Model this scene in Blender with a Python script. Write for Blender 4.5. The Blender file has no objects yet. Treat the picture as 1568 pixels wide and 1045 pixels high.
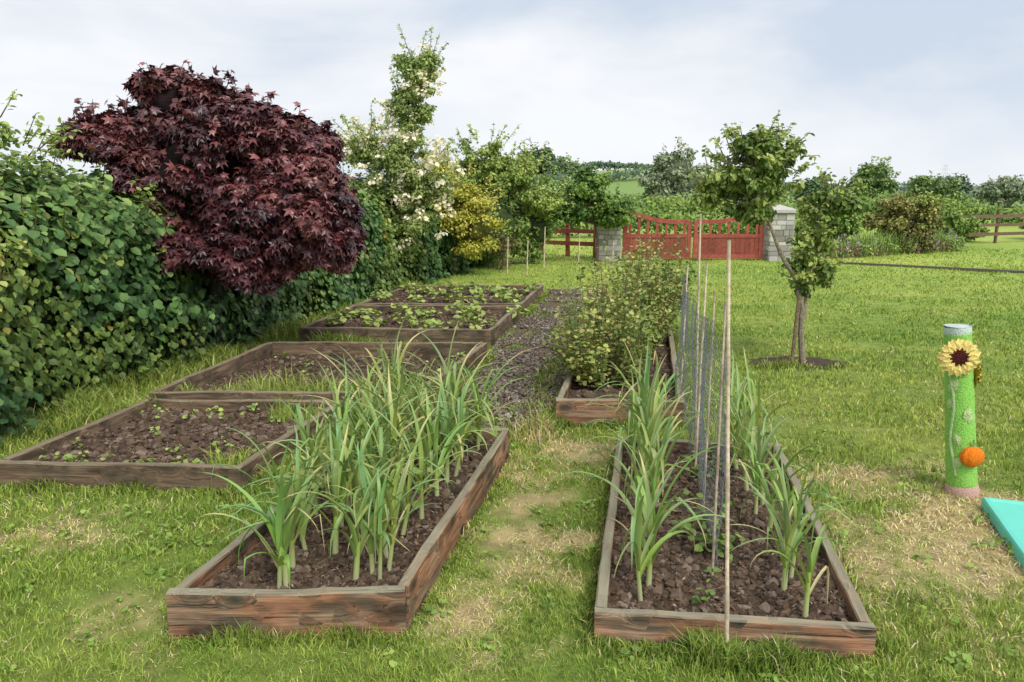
import bpy, math
import numpy as np
from mathutils import Vector, Matrix
rs = np.random.RandomState(7)
pi = math.pi
def A(*a): return np.array(a, dtype=float)
def nrm(v): return v / (np.linalg.norm(v, axis=-1, keepdims=True) + 1e-9)

# ---------------------------------------------------------------- noise
def nz(P, freq, seed=0, octs=3):
    P = np.atleast_2d(np.asarray(P, float)); 
    if P.shape[1] == 2: P = np.c_[P, np.zeros(len(P))]
    r = np.random.RandomState(1000 + seed); out = np.zeros(len(P)); amp = 1.; tot = 0
    for o in range(octs):
        s = np.zeros(len(P))
        for k in range(6):
            d = nrm(r.randn(3)) * freq * r.uniform(.6, 1.4); s += np.sin(P @ d * 2 * pi + r.uniform(0, 6.28))
        out += amp * s / 2.4; tot += amp; amp *= .55; freq *= 2.1
    return out / tot
# ---------------------------------------------------------------- geometry accumulator
class Geo:
    def __init__(s): s.V = []; s.C = []; s.T = []; s.Q = []; s.n = 0
    def add(s, V, F, col, mat=0):
        V = np.asarray(V, float); F = np.asarray(F, np.int64); col = np.asarray(col, float)
        if col.ndim == 1: col = np.tile(col, (len(V), 1))
        s.V.append(V); s.C.append(col); (s.T if F.shape[1] == 3 else s.Q).append((F + s.n, mat)); s.n += len(V)
    def build(s, name, mats, smooth=False, parent=None):
        V = np.concatenate(s.V); C = np.concatenate(s.C)
        T = np.concatenate([f for f, m in s.T]) if s.T else np.zeros((0, 3), np.int64)
        Q = np.concatenate([f for f, m in s.Q]) if s.Q else np.zeros((0, 4), np.int64)
        mi = np.concatenate([np.full(len(f), m) for f, m in s.T + s.Q])
        me = bpy.data.meshes.new(name); me.vertices.add(len(V)); me.vertices.foreach_set('co', V.astype(np.float32).ravel())
        nl = T.size + Q.size; me.loops.add(nl); me.loops.foreach_set('vertex_index', np.concatenate([T.ravel(), Q.ravel()]).astype(np.int32))
        npoly = len(T) + len(Q); me.polygons.add(npoly)
        st = np.concatenate([np.arange(len(T)) * 3, T.size + np.arange(len(Q)) * 4])
        me.polygons.foreach_set('loop_start', st.astype(np.int32))
        me.polygons.foreach_set('material_index', mi.astype(np.int32))
        me.polygons.foreach_set('use_smooth', np.full(npoly, smooth))
        me.update(calc_edges=True)
        a = me.color_attributes.new('Col', 'FLOAT_COLOR', 'POINT')
        a.data.foreach_set('color', np.c_[C, np.ones(len(C))].astype(np.float32).ravel())
        for m in mats: me.materials.append(m)
        ob = bpy.data.objects.new(name, me); bpy.context.scene.collection.objects.link(ob)
        if parent: ob.parent = parent
        return ob
def empty(name, loc=(0, 0, 0)):
    e = bpy.data.objects.new(name, None); e.location = loc; e.empty_display_size = .1
    bpy.context.scene.collection.objects.link(e); return e
def inst(tv, tf, pos, R, s):
    N = len(pos); k = len(tv); s = np.asarray(s, float)
    if s.ndim == 1: s = s[:, None, None]
    else: s = s[:, None, :]
    V = np.einsum('nij,nkj->nki', R, tv[None] * s) + pos[:, None, :]
    F = tf[None] + (np.arange(N) * k)[:, None, None]
    return V.reshape(-1, 3), F.reshape(-1, tf.shape[1])
def frames(n, y):
    z = nrm(n); y = nrm(y - (y * z).sum(-1, keepdims=True) * z); x = np.cross(y, z)
    return np.stack([x, y, z], -1)
def tube(pts, rad, k=7):
    P = np.asarray(pts, float); n = len(P); rad = np.broadcast_to(np.asarray(rad, float), (n,))
    T = nrm(np.gradient(P, axis=0)); up = A(0, 0, 1.) if abs(T[0][2]) < .8 else A(1., 0, 0)
    X = nrm(np.cross(np.tile(up, (n, 1)), T)); Y = np.cross(T, X); a = np.arange(k) * 2 * pi / k
    V = P[:, None] + rad[:, None, None] * (X[:, None] * np.cos(a)[None, :, None] + Y[:, None] * np.sin(a)[None, :, None])
    F = []
    for i in range(n - 1):
        for j in range(k): F.append((i * k + j, i * k + (j + 1) % k, (i + 1) * k + (j + 1) % k, (i + 1) * k + j))
    return V.reshape(-1, 3), np.array(F)
BOXF = np.array([(0, 3, 2, 1), (4, 5, 6, 7), (0, 1, 5, 4), (1, 2, 6, 5), (2, 3, 7, 6), (3, 0, 4, 7)])
def boxv(x0, x1, y0, y1, z0, z1):
    return A((x0, y0, z0), (x1, y0, z0), (x1, y1, z0), (x0, y1, z0), (x0, y0, z1), (x1, y0, z1), (x1, y1, z1), (x0, y1, z1))
def fan(c):
    n = len(c) - 1; return np.array([(0, i + 1, (i + 1) % n + 1) for i in range(n)])
OV = A((0, 0, 0), (0, .5, -.04), (0, 1, -.16), (-.3, .3, .06), (-.27, .68, .0), (.3, .3, .06), (.27, .68, .0))
OF = np.array([(0, 1, 3), (3, 1, 4), (4, 1, 2), (0, 5, 1), (5, 6, 1), (6, 2, 1)])
RV = OV * A(1.45, 1, 1)
DV = A((0, 0, 0), (-.36, .5, .05), (0, 1, -.1), (.36, .5, .05)); DF = np.array([(0, 2, 1), (0, 3, 2)])
mc = [(0, .38, .05), (0, 0, 0)]
for ang, r, zz in [(-125, .5, -.12), (-92, .3, 0), (-58, .72, -.14), (-28, .38, 0), (0, .8, -.2), (28, .38, 0), (58, .72, -.14), (92, .3, 0), (125, .5, -.12)]:
    a = math.radians(ang); mc.append((math.sin(a) * r, .38 + math.cos(a) * r, zz))
MV = A(*mc); MF = fan(MV)
t = (1 + 5 ** .5) / 2
IV = nrm(A((-1, t, 0), (1, t, 0), (-1, -t, 0), (1, -t, 0), (0, -1, t), (0, 1, t), (0, -1, -t), (0, 1, -t), (t, 0, -1), (t, 0, 1), (-t, 0, -1), (-t, 0, 1)))
IF = np.array([(0, 11, 5), (0, 5, 1), (0, 1, 7), (0, 7, 10), (0, 10, 11), (1, 5, 9), (5, 11, 4), (11, 10, 2), (10, 7, 6), (7, 1, 8), (3, 9, 4), (3, 4, 2), (3, 2, 6), (3, 6, 8), (3, 8, 9), (4, 9, 5), (2, 4, 11), (6, 2, 10), (8, 6, 7), (9, 8, 1)])
# ---------------------------------------------------------------- materials
def newmat(name):
    m = bpy.data.materials.new(name); m.use_nodes = True; nt = m.node_tree; nt.nodes.clear()
    return m, nt, nt.nodes.new, nt.links.new
def leafmat(name, rough=.5, trans=.25, spec=.4):
    m, nt, N, L = newmat(name); o = N('ShaderNodeOutputMaterial'); a = N('ShaderNodeAttribute'); a.attribute_name = 'Col'
    p = N('ShaderNodeBsdfPrincipled'); p.inputs['Roughness'].default_value = rough; p.inputs['Specular IOR Level'].default_value = spec
    L(a.outputs['Color'], p.inputs['Base Color'])
    if trans <= 0: L(p.outputs[0], o.inputs[0]); return m
    tr = N('ShaderNodeBsdfTranslucent'); L(a.outputs['Color'], tr.inputs['Color'])
    mx = N('ShaderNodeMixShader'); mx.inputs[0].default_value = trans; L(p.outputs[0], mx.inputs[1]); L(tr.outputs[0], mx.inputs[2]); L(mx.outputs[0], o.inputs[0]); return m
def noisymat(name, rough=.85, nscale=30, amt=.35, bump=.4, bscale=60, spec=.3, bdist=.01):
    m, nt, N, L = newmat(name); o = N('ShaderNodeOutputMaterial'); a = N('ShaderNodeAttribute'); a.attribute_name = 'Col'
    p = N('ShaderNodeBsdfPrincipled'); p.inputs['Roughness'].default_value = rough; p.inputs['Specular IOR Level'].default_value = spec
    g = N('ShaderNodeNewGeometry'); n = N('ShaderNodeTexNoise'); n.inputs['Scale'].default_value = nscale; n.inputs['Detail'].default_value = 3
    L(g.outputs['Position'], n.inputs['Vector'])
    r = N('ShaderNodeMapRange'); r.inputs[1].default_value = .3; r.inputs[2].default_value = .7; r.inputs[3].default_value = 1 - amt; r.inputs[4].default_value = 1 + amt
    L(n.outputs[0], r.inputs[0]); v = N('ShaderNodeVectorMath'); v.operation = 'SCALE'; L(a.outputs['Color'], v.inputs[0]); L(r.outputs[0], v.inputs['Scale']); L(v.outputs[0], p.inputs['Base Color'])
    if bump:
        n2 = N('ShaderNodeTexNoise'); n2.inputs['Scale'].default_value = bscale; n2.inputs['Detail'].default_value = 3; L(g.outputs['Position'], n2.inputs['Vector'])
        b = N('ShaderNodeBump'); b.inputs['Strength'].default_value = bump; b.inputs['Distance'].default_value = bdist; L(n2.outputs[0], b.inputs['Height']); L(b.outputs[0], p.inputs['Normal'])
    L(p.outputs[0], o.inputs[0]); return m
M_leaf = leafmat('leaf_green', .5, .2); M_far = leafmat('leaf_far', .7, 0, .2); M_dark = leafmat('leaf_purple', .36, .0, .5); M_grass = leafmat('grass_blades', .6, 0, .2)
M_leek = leafmat('leek_leaf', .42, .22, .45); M_bark = noisymat('bark', .9, 40, .4, .8, 60)
M_ground = noisymat('lawn_ground', .95, 9, .25, 0); M_soil = noisymat('soil', .97, 45, .45, 1., 70, .15, .015)
M_stone = noisymat('stones', .85, 60, .25, 0); M_core = noisymat('dark_core', 1, 10, .4, 0); M_paint = noisymat('stained_timber', .7, 14, .25, .3, 80)  # M_core: dark solid filler inside crowns and hedge, closes gaps between leaves
def woodmat(name, dark, mid, hi, grey, topgrey=.85, facegrey=.15):
    m, nt, N, L = newmat(name); o = N('ShaderNodeOutputMaterial'); p = N('ShaderNodeBsdfPrincipled'); p.inputs['Roughness'].default_value = .8; p.inputs['Specular IOR Level'].default_value = .2
    def math_(op, a, b=None):
        q = N('ShaderNodeMath'); q.operation = op; q.use_clamp = False
        for i, v in enumerate((a, b)):
            if v is None: continue
            if isinstance(v, (int, float)): q.inputs[i].default_value = v
            else: L(v, q.inputs[i])
        return q.outputs[0]
    def rng(v, a, b, c, d, smooth=False):
        q = N('ShaderNodeMapRange'); q.interpolation_type = 'SMOOTHSTEP' if smooth else 'LINEAR'; L(v, q.inputs[0])
        for i, x in enumerate((a, b, c, d)): q.inputs[i + 1].default_value = x
        return q.outputs[0]
    def mix(f, a, b, bt='MIX'):
        q = N('ShaderNodeMix'); q.data_type = 'RGBA'; q.blend_type = bt
        for i, v in ((0, f), (6, a), (7, b)):
            if isinstance(v, (int, float)): q.inputs[i].default_value = v
            elif isinstance(v, tuple): q.inputs[i].default_value = (*v, 1)
            else: L(v, q.inputs[i])
        return q.outputs[2]
    tc = N('ShaderNodeTexCoord'); oi = N('ShaderNodeObjectInfo'); ad = N('ShaderNodeVectorMath'); ad.operation = 'ADD'
    sc = N('ShaderNodeVectorMath'); sc.operation = 'SCALE'; sc.inputs[0].default_value = (13, 7, 17); L(oi.outputs['Random'], sc.inputs['Scale']); L(tc.outputs['Object'], ad.inputs[0]); L(sc.outputs[0], ad.inputs[1])
    def noise(scale, detail, vec=None, rough=.6, sc1=1):
        mp = N('ShaderNodeMapping'); mp.inputs['Scale'].default_value = scale; L(ad.outputs[0], mp.inputs[0]); q = N('ShaderNodeTexNoise'); q.inputs['Scale'].default_value = sc1; q.inputs['Detail'].default_value = detail; q.inputs['Roughness'].default_value = rough
        if vec is not None:
            w_ = N('ShaderNodeVectorMath'); w_.operation = 'ADD'; L(mp.outputs[0], w_.inputs[0]); L(vec, w_.inputs[1]); L(w_.outputs[0], q.inputs['Vector'])
        else: L(mp.outputs[0], q.inputs['Vector'])
        return q.outputs[0]
    mk = N('ShaderNodeMapping'); mk.inputs['Scale'].default_value = (6.5, 3, 11); L(ad.outputs[0], mk.inputs[0])
    vo = N('ShaderNodeTexVoronoi'); vo.inputs['Scale'].default_value = 1; L(mk.outputs[0], vo.inputs['Vector']); sepc = N('ShaderNodeSeparateColor'); L(vo.outputs['Color'], sepc.inputs[0])
    on = rng(sepc.outputs[0], .3, .34, 0, 1); kn = math_('MULTIPLY', rng(vo.outputs['Distance'], .16, .34, 1, 0, True), on)
    ring = math_('MULTIPLY', rng(vo.outputs['Distance'], .25, .65, 1, 0, True), on)
    wc = N('ShaderNodeCombineXYZ'); wv = math_('MULTIPLY', ring, 1.9); L(wv, wc.inputs[1]); L(wv, wc.inputs[2])
    g1 = noise((2.2, 26, 34), 6, wc.outputs[0], .66); g2 = noise((4, 90, 120), 3, wc.outputs[0], .6); blot = noise((5, 5, 9), 4); blot2 = noise((2.6, 3, 6), 3)
    cr = N('ShaderNodeValToRGB'); e = cr.color_ramp.elements; e[0].position = .38; e[0].color = (*dark, 1); e[1].position = .66; e[1].color = (*hi, 1); q = e.new(.5); q.color = (*mid, 1); L(g1, cr.inputs[0])
    c = mix(rng(g2, .35, .65, 0, 1), mix(1., cr.outputs[0], (.6, .57, .55), 'MULTIPLY'), cr.outputs[0])
    if facegrey < .18: c = mix(rng(blot, .44, .62, .0, .5), c, (hi[0] * .85, hi[1] * .62, hi[2] * .5))
    c = mix(1., c, mix(rng(blot2, .36, .52, 0, 1), (.24, .2, .17), (1.2, 1.15, 1.1)), 'MULTIPLY')
    c = mix(rng(ring, .1, 1., 0, .65), c, (.06, .032, .019)); c = mix(kn, c, (.013, .009, .008))
    crack = rng(noise((1.6, 40, 60), 2, wc.outputs[0]), .34, .39, .9, 0); c = mix(crack, c, (.02, .014, .01))
    gy = mix(g1, tuple(x * .4 for x in grey), tuple(x * 1.3 for x in grey))
    ge = N('ShaderNodeNewGeometry'); sx = N('ShaderNodeSeparateXYZ'); L(ge.outputs['Normal'], sx.inputs[0]); tz = rng(sx.outputs[2], .4, .9, facegrey, topgrey)
    edge = math_('MULTIPLY', rng(blot, .4, .55, 1, 0), .22); c = mix(math_('ADD', tz, edge), c, gy); L(c, p.inputs['Base Color'])
    hgt = math_('ADD', math_('ADD', g1, math_('MULTIPLY', g2, .5)), math_('MULTIPLY', crack, -.6)); b = N('ShaderNodeBump'); b.inputs['Strength'].default_value = .9; b.inputs['Distance'].default_value = .006; L(hgt, b.inputs['Height']); L(b.outputs[0], p.inputs['Normal'])
    L(p.outputs[0], o.inputs[0]); return m
W_front = woodmat('sleeper_wood', (.07, .04, .027), (.27, .15, .095), (.54, .355, .24), (.34, .31, .22), .85, .08)
W_old = woodmat('weathered_sleeper_wood', (.055, .035, .025), (.17, .103, .067), (.34, .23, .155), (.3, .25, .17), .8, .24)

# ---------------------------------------------------------------- layout (metres, camera stands at origin looking +Y)
beds = {
 'A': [(-1.31, 2.61), (-.41, 2.64), (-.02, 4.59), (-.9, 4.66)],
 'H': [(.316, 2.61), (1.34, 2.51), (1.70, 4.53), (.674, 4.63)],
 'C': [(-2.99, 4.13), (-1.53, 4.03), (-1.26, 5.38), (-2.76, 5.43)],
 'D': [(-2.74, 5.50), (-.70, 5.48), (-.25, 7.34), (-2.45, 7.4)],
 'E': [(-2.36, 8.20), (-.23, 8.05), (.11, 9.78), (-2.12, 9.86)],
 'F': [(-2.10, 9.98), (.13, 9.94), (.50, 12.0), (-1.70, 11.9)],
 'G': [(.32, 5.28), (1.25, 5.25), (1.95, 9.2), (1.05, 9.3)]}
def inside(poly, x, y, grow=0):
    P = np.array(poly, float); c = P.mean(0)
    if grow: P = c + (P - c) * (1 + grow / np.linalg.norm(P - c, axis=1, keepdims=True))
    r = np.ones(len(x), bool)
    for i in range(len(P)):
        a, b = P[i], P[(i + 1) % len(P)]; r &= ((b[0] - a[0]) * (y - a[1]) - (b[1] - a[1]) * (x - a[0])) > 0
    return r
path_poly = [(-.66, 5.25), (.30, 5.12), (1.62, 12.7), (.62, 12.7)]
hp = A((-4.3, 1.5), (-3.75, 3.6), (-3.5, 4.9), (-3.4, 5.9), (-3.05, 7.0), (-2.85, 8.9), (-2.0, 12.4), (-.45, 18.2))
def hedge_x(y): return np.interp(y, hp[:, 1], hp[:, 0])
def dry(x, y):
    wx = x + .14 * nz(np.c_[x, y], 1.6, 101); wy = y + .10 * nz(np.c_[x, y], 2.2, 102); m = np.zeros(len(x))
    for cx, cy, rx, ry, a in [(.40, 4.75, .4, .22, 1.), (.2, 4.3, .3, .16, .6), (.17, 3.9, .3, .16, 1.), (.13, 3.45, .32, .16, 1.), (.08, 3.1, .26, .14, .7), (-.2, 2.8, .18, .24, .9), (.02, 4.0, .1, .8, .3), (.2, 5.1, .35, .14, .6), (-2.4, 3.5, .9, .18, .65), (-1.9, 3.85, .6, .1, .5), (-1.6, 2.75, .3, .14, .6), (-1.3, 2.5, .4, .12, .3),
                        (2.1, 3.65, .6, .26, 1.), (2.05, 3.2, .45, .28, 1.), (1.95, 4.25, .5, .2, .8), (1.6, 3.2, .16, .6, .4), (2.45, 4.4, .5, .2, .5), (2.7, 3.4, .35, .4, .7), (.15, 2.5, .4, .12, .35), (2.6, 3.95, .4, .14, .7), (1.75, 2.6, .4, .18, .3), (2.6, 5.2, .8, .2, .25)]:
        m += a * np.exp(-((wx - cx) / rx) ** 2 - ((wy - cy) / ry) ** 2)
    P = np.c_[x, y]
    m = m + .26 * nz(P, 2.6, 5) + .12 * nz(P, .3, 8) + .2 * nz(P, 8, 9)
    return np.clip((m - .22) * 1.3, 0, .96)
def tone(x, y):
    P = np.c_[x, y]; return nz(P, .7, 11), nz(P, .12, 12)
G1 = A(.205, .33, .05); G2 = A(.40, .47, .095); STRAW = A(.72, .60, .34)
# ---------------------------------------------------------------- ground
def spaced(lo, a, b, hi, st, n=26):
    L_ = a - np.geomspace(st, a - lo, n)[::-1]; R_ = b + np.geomspace(st, hi - b, n); return np.concatenate([L_, np.arange(a, b + 1e-6, st), R_])
gx = spaced(-700, -5, 6, 700, .06, 34); gy = spaced(-60, 1.8, 14, 900, .07, 40)
X, Y = np.meshgrid(gx, gy); x = X.ravel(); y = Y.ravel()
def hill(x, y):
    return 5.5 * np.exp(-((x - 22) / 22) ** 2 - ((y - 150) / 40) ** 2) + 4 * np.exp(-((x + 60) / 60) ** 2 - ((y - 220) / 60) ** 2) + np.clip((y - 300) / 100, 0, 1) * (1.5 + 3 * nz(np.c_[x, y], .003, 3))
z = .012 * nz(np.c_[x, y], .8, 21) * np.clip(1 - (y - 20) / 30, 0, 1) + np.where(y > 60, hill(x, y), 0)
d = dry(x, y) * (np.hypot(x, y) < 9); t1, t2 = tone(x, y)
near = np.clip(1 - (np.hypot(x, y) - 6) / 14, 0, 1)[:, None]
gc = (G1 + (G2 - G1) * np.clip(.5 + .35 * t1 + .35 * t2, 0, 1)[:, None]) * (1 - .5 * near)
gc = gc * (1 - d[:, None]) + d[:, None] * A(.36, .28, .14)
far = (y > 45)[:, None]; fc = A(.2, .3, .08) + .1 * (np.sin(x * .03 + np.floor(y / 45) * 2.1) > .2)[:, None] * A(.8, .7, .3); gc = np.where(far, fc, gc)
circ = (np.hypot((x - 2.83) / .52, (y - 7.3) / .3) < 1 + .15 * nz(np.c_[x, y], 1.5, 30))[:, None]; gc = np.where(circ, A(.06, .042, .028), gc)
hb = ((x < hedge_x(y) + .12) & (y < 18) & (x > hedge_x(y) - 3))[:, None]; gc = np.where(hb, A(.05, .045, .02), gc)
nx, ny = len(gx), len(gy); I = np.arange(nx * ny).reshape(ny, nx)
F = np.stack([I[:-1, :-1], I[:-1, 1:], I[1:, 1:], I[1:, :-1]], -1).reshape(-1, 4)
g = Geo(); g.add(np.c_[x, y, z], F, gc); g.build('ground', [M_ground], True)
# ---------------------------------------------------------------- grass
def blades(g, P, h, w, col, lean=.5, mat=0):
    n = len(P); a = rs.uniform(0, 2 * pi, n); b = rs.uniform(0, 2 * pi, n)
    side = np.c_[np.cos(a), np.sin(a), np.zeros(n)]; ld = np.c_[np.cos(b), np.sin(b), np.zeros(n)] * (rs.uniform(.1, 1, n) * lean * h)[:, None]
    up = A(0, 0, 1.); wv = side * w[:, None] * .5
    mid = P + ld * .35 + up * (h * .6)[:, None]; tip = P + ld + up * (h * rs.uniform(.75, 1., n))[:, None]
    V = np.stack([P - wv, P + wv, mid + wv * .8, mid - wv * .8, tip], 1).reshape(-1, 3)
    o = (np.arange(n) * 5)[:, None]; 
    F = np.concatenate([o + A(0, 1, 2).astype(int), o + A(0, 2, 3).astype(int), o + A(3, 2, 4).astype(int)])
    g.add(V, F, np.repeat(col, 5, 0), mat)
def grasscol(x, y, bright=1.):
    n = len(x); t1, t2 = tone(x, y); P = np.c_[x, y]; cl = nz(P, 5, 15); k = np.clip(.42 + .3 * t1 + .3 * t2 + .22 * cl + rs.normal(0, .26, n), 0, 1.3)[:, None]
    c = (G1 + (G2 - G1) * k) * rs.uniform(.7, 1.25, n)[:, None] * bright * (1 + .16 * cl)[:, None]
    isd = rs.rand(n) < dry(x, y) + .06; s = STRAW * rs.uniform(.6, 1.25, n)[:, None]; s[:, 2] *= rs.uniform(.7, 1.2, n); s = np.where(rs.rand(n, 1) < .25, s * A(.8, .95, .6), s)
    return np.where(isd[:, None], s, c), isd
N = 380000; th_ = rs.uniform(-.85, .85, N); r = np.exp(rs.uniform(math.log(2.0), math.log(26), N)); x = r * np.sin(th_); y = r * np.cos(th_)
keep = ~inside(path_poly, x, y) & (x > hedge_x(y) - .1) & (np.hypot((x - 2.83) / .5, (y - 7.3) / .3) > 1)
for k, b in beds.items(): keep &= ~inside(b, x, y, .02)
x, y, r = x[keep], y[keep], r[keep]; col, isd = grasscol(x, y); n = len(x); dm = dry(x, y)
h = rs.uniform(.022, .052, n) * (1 + .4 * nz(np.c_[x, y], 1.6, 40) + .25 * nz(np.c_[x, y], 6, 41)).clip(.35, 2) * np.where(isd, .7, 1) * (1 - .35 * dm); w = .0036 * (r / 2.5) ** .8 * rs.uniform(.7, 1.4, n)
g = Geo(); blades(g, np.c_[x, y, np.zeros(n) - .004], h, w, col, np.where(isd, 2.2, .9))
g.build('lawn_grass', [M_grass])
g = Geo(); pts = []; hs = []
def strip(p, q, n, sp, hh):
    t = rs.rand(n); p, q = np.array(p), np.array(q); c = p + (q - p) * t[:, None] + rs.normal(0, sp, (n, 2))
    k = np.clip(.6 + .6 * nz(c, 1.4, 50), .15, 1.4); pts.append(c); hs.append(hh * k * rs.uniform(.5, 1.1, n))
for nm, b in beds.items():
    c = np.mean(b, 0); e = [np.array(p) + (np.array(p) - c) / np.linalg.norm(np.array(p) - c) * .055 for p in b]
    for i in range(4):
        L_ = np.linalg.norm(e[i] - e[(i + 1) % 4]); strip(e[i], e[(i + 1) % 4], int(L_ * 700), .022, .095 if nm in 'AH' else .12)
for yy in np.arange(3.4, 13, .3):
    X0 = float(hedge_x(yy)); strip((X0 + .1, yy), (X0 + .12, yy + .3), 420, .13, .24)
strip((-3.2, 5.0), (-2.8, 5.8), 1500, .13, .26); strip((-2.7, 5.45), (-1.5, 5.46), 2200, .05, .2); strip((-1.7, 5.46), (-1.25, 5.44), 1500, .06, .3)
strip((-2.1, 8.05), (-1.2, 7.95), 1800, .07, .2); strip((-2.7, 7.6), (-2.2, 8.1), 1200, .12, .25); strip((.68, 2.48), (.98, 2.46), 2600, .04, .21); strip((.24, 5.1), (.32, 5.3), 700, .045, .2)
strip((-1.56, 3.95), (-1.42, 4.3), 700, .04, .2); strip((-.15, 4.95), (.5, 5.15), 1100, .12, .09); strip((.3, 2.52), (1.3, 2.42), 800, .03, .08); strip((-.15, 5.2), (.1, 6.4), 700, .13, .09); strip((.2, 5.6), (.45, 7.4), 700, .08, .11); strip((-.35, 7.45), (.0, 8.05), 1300, .12, .1); strip((.5, 8), (1.0, 12), 900, .2, .1); strip((.1, 8), (.55, 12), 500, .1, .1)
strip((2.3, 7.1), (3.3, 7.1), 600, .06, .09); strip((1.3, 2.5), (1.72, 4.5), 500, .05, .12)
P = np.concatenate(pts); hh = np.concatenate(hs)
k = np.ones(len(P), bool)
for b in beds.values(): k &= ~inside(b, P[:, 0], P[:, 1], .01)
P, hh = P[k], hh[k]; col, _ = grasscol(P[:, 0], P[:, 1], .8)
blades(g, np.c_[P, np.zeros(len(P))], hh, .0048 * (np.hypot(P[:, 0], P[:, 1]) / 3) ** .6 * rs.uniform(.7, 1.4, len(P)), col, .9)
g.build('long_grass', [M_grass])
# ---------------------------------------------------------------- gravel path
def stones(g, x, y, z, s, pal, flat=.6, mat=0):
    n = len(x); R = frames(nrm(rs.randn(n, 3) * .45 + A(0, 0, 1.)), rs.randn(n, 3)); pal = np.array(pal)
    sc = np.c_[s * rs.uniform(.6, 1.3, n), s * rs.uniform(.6, 1.3, n), s * flat * rs.uniform(.5, 1.1, n)]
    V, F = inst(IV, IF, np.c_[x, y, z], R, sc); V = V + (rs.rand(len(V), 3) - .5) * np.repeat(s, 12)[:, None] * .45
    c = pal[rs.randint(0, len(pal), n)] * rs.uniform(.65, 1.3, n)[:, None]; g.add(V, F, np.repeat(c, 12, 0), mat)
def sheet(name, poly, zf, col, mat, n=40, parent=None):
    P = np.array(poly, float); u, v = np.meshgrid(np.linspace(0, 1, n), np.linspace(0, 1, n)); u = u.ravel()[:, None]; v = v.ravel()[:, None]
    XY = P[0] * (1 - u) * (1 - v) + P[1] * u * (1 - v) + P[2] * u * v + P[3] * (1 - u) * v
    I = np.arange(n * n).reshape(n, n); F = np.stack([I[:-1, :-1], I[:-1, 1:], I[1:, 1:], I[1:, :-1]], -1).reshape(-1, 4)
    g = Geo(); g.add(np.c_[XY, zf(XY)], F, col); return g.build(name, [mat], True, parent)
def rnd_in(poly, n):
    P = np.array(poly, float); u = rs.rand(n, 1); v = rs.rand(n, 1)
    return P[0] * (1 - u) * (1 - v) + P[1] * u * (1 - v) + P[2] * u * v + P[3] * (1 - u) * v
ep = empty('gravel_path')
sheet('gravel_bed', path_poly, lambda p: .02 + .004 * nz(p, 3, 4), A(.13, .098, .07), M_soil, 60, ep)
g = Geo(); q = rnd_in(path_poly, 12000); q = q[nz(q, .9, 55) > -.5 + .5 * rs.rand(len(q)) - .2]; stones(g, q[:, 0], q[:, 1], .027 + rs.rand(len(q)) * .008, rs.uniform(.008, .022, len(q)) * rs.uniform(.7, 1.2, len(q)), [(.17, .145, .12), (.22, .185, .15), (.13, .1, .075), (.3, .27, .23), (.19, .13, .09), (.1, .08, .06)])
g.build('gravel_chips', [M_stone], False, ep)
# ---------------------------------------------------------------- raised beds
def board(name, p, q, z0, z1, th, mat, parent, tilt=0.):
    p, q = np.array(p, float), np.array(q, float); L_ = np.linalg.norm(q - p); n = max(8, int(L_ / .1)); hh = (z1 - z0) / 2; ht = th / 2
    xs = np.linspace(-L_ / 2, L_ / 2, n + 1); V = []; bv = .006
    prof = [(-ht + bv, -hh), (ht - bv, -hh), (ht, -hh + bv), (ht, hh - bv), (ht - bv, hh), (-ht + bv, hh), (-ht, hh - bv), (-ht, -hh + bv)]
    ph = rs.rand() * 6
    for i, xx in enumerate(xs):
        jz = .004 * math.sin(xx * 5 + ph) + rs.normal(0, .0018); jy = .003 * math.sin(xx * 3.3 + ph * 2)
        for (a, b) in prof: V.append((xx, a + jy + rs.normal(0, .001), b + jz * (b > 0) + rs.normal(0, .001)))
    F = []
    for i in range(n):
        for j in range(8): F.append((i * 8 + j, (i + 1) * 8 + j, (i + 1) * 8 + (j + 1) % 8, i * 8 + (j + 1) % 8))
    g = Geo(); g.add(V, F, A(1, 1, 1.)); V = np.array(V)
    for o, s in ((0, 1), (n * 8, -1)):
        E = np.r_[V[o:o + 8], [V[o:o + 8].mean(0)]]; FF = [(8, j, (j + 1) % 8) if s > 0 else (8, (j + 1) % 8, j) for j in range(8)]; g.add(E, FF, A(1, 1, 1.))
    ob = g.build(name, [mat], False, parent); m = (p + q) / 2; ob.location = (m[0], m[1], (z0 + z1) / 2)
    ob.rotation_euler = (tilt, 0, math.atan2(q[1] - p[1], q[0] - p[0])); return ob
soilpal = [(.12, .08, .055), (.15, .105, .075), (.085, .056, .038), (.2, .15, .115), (.13, .085, .055), (.07, .047, .032), (.11, .075, .05)]
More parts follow.
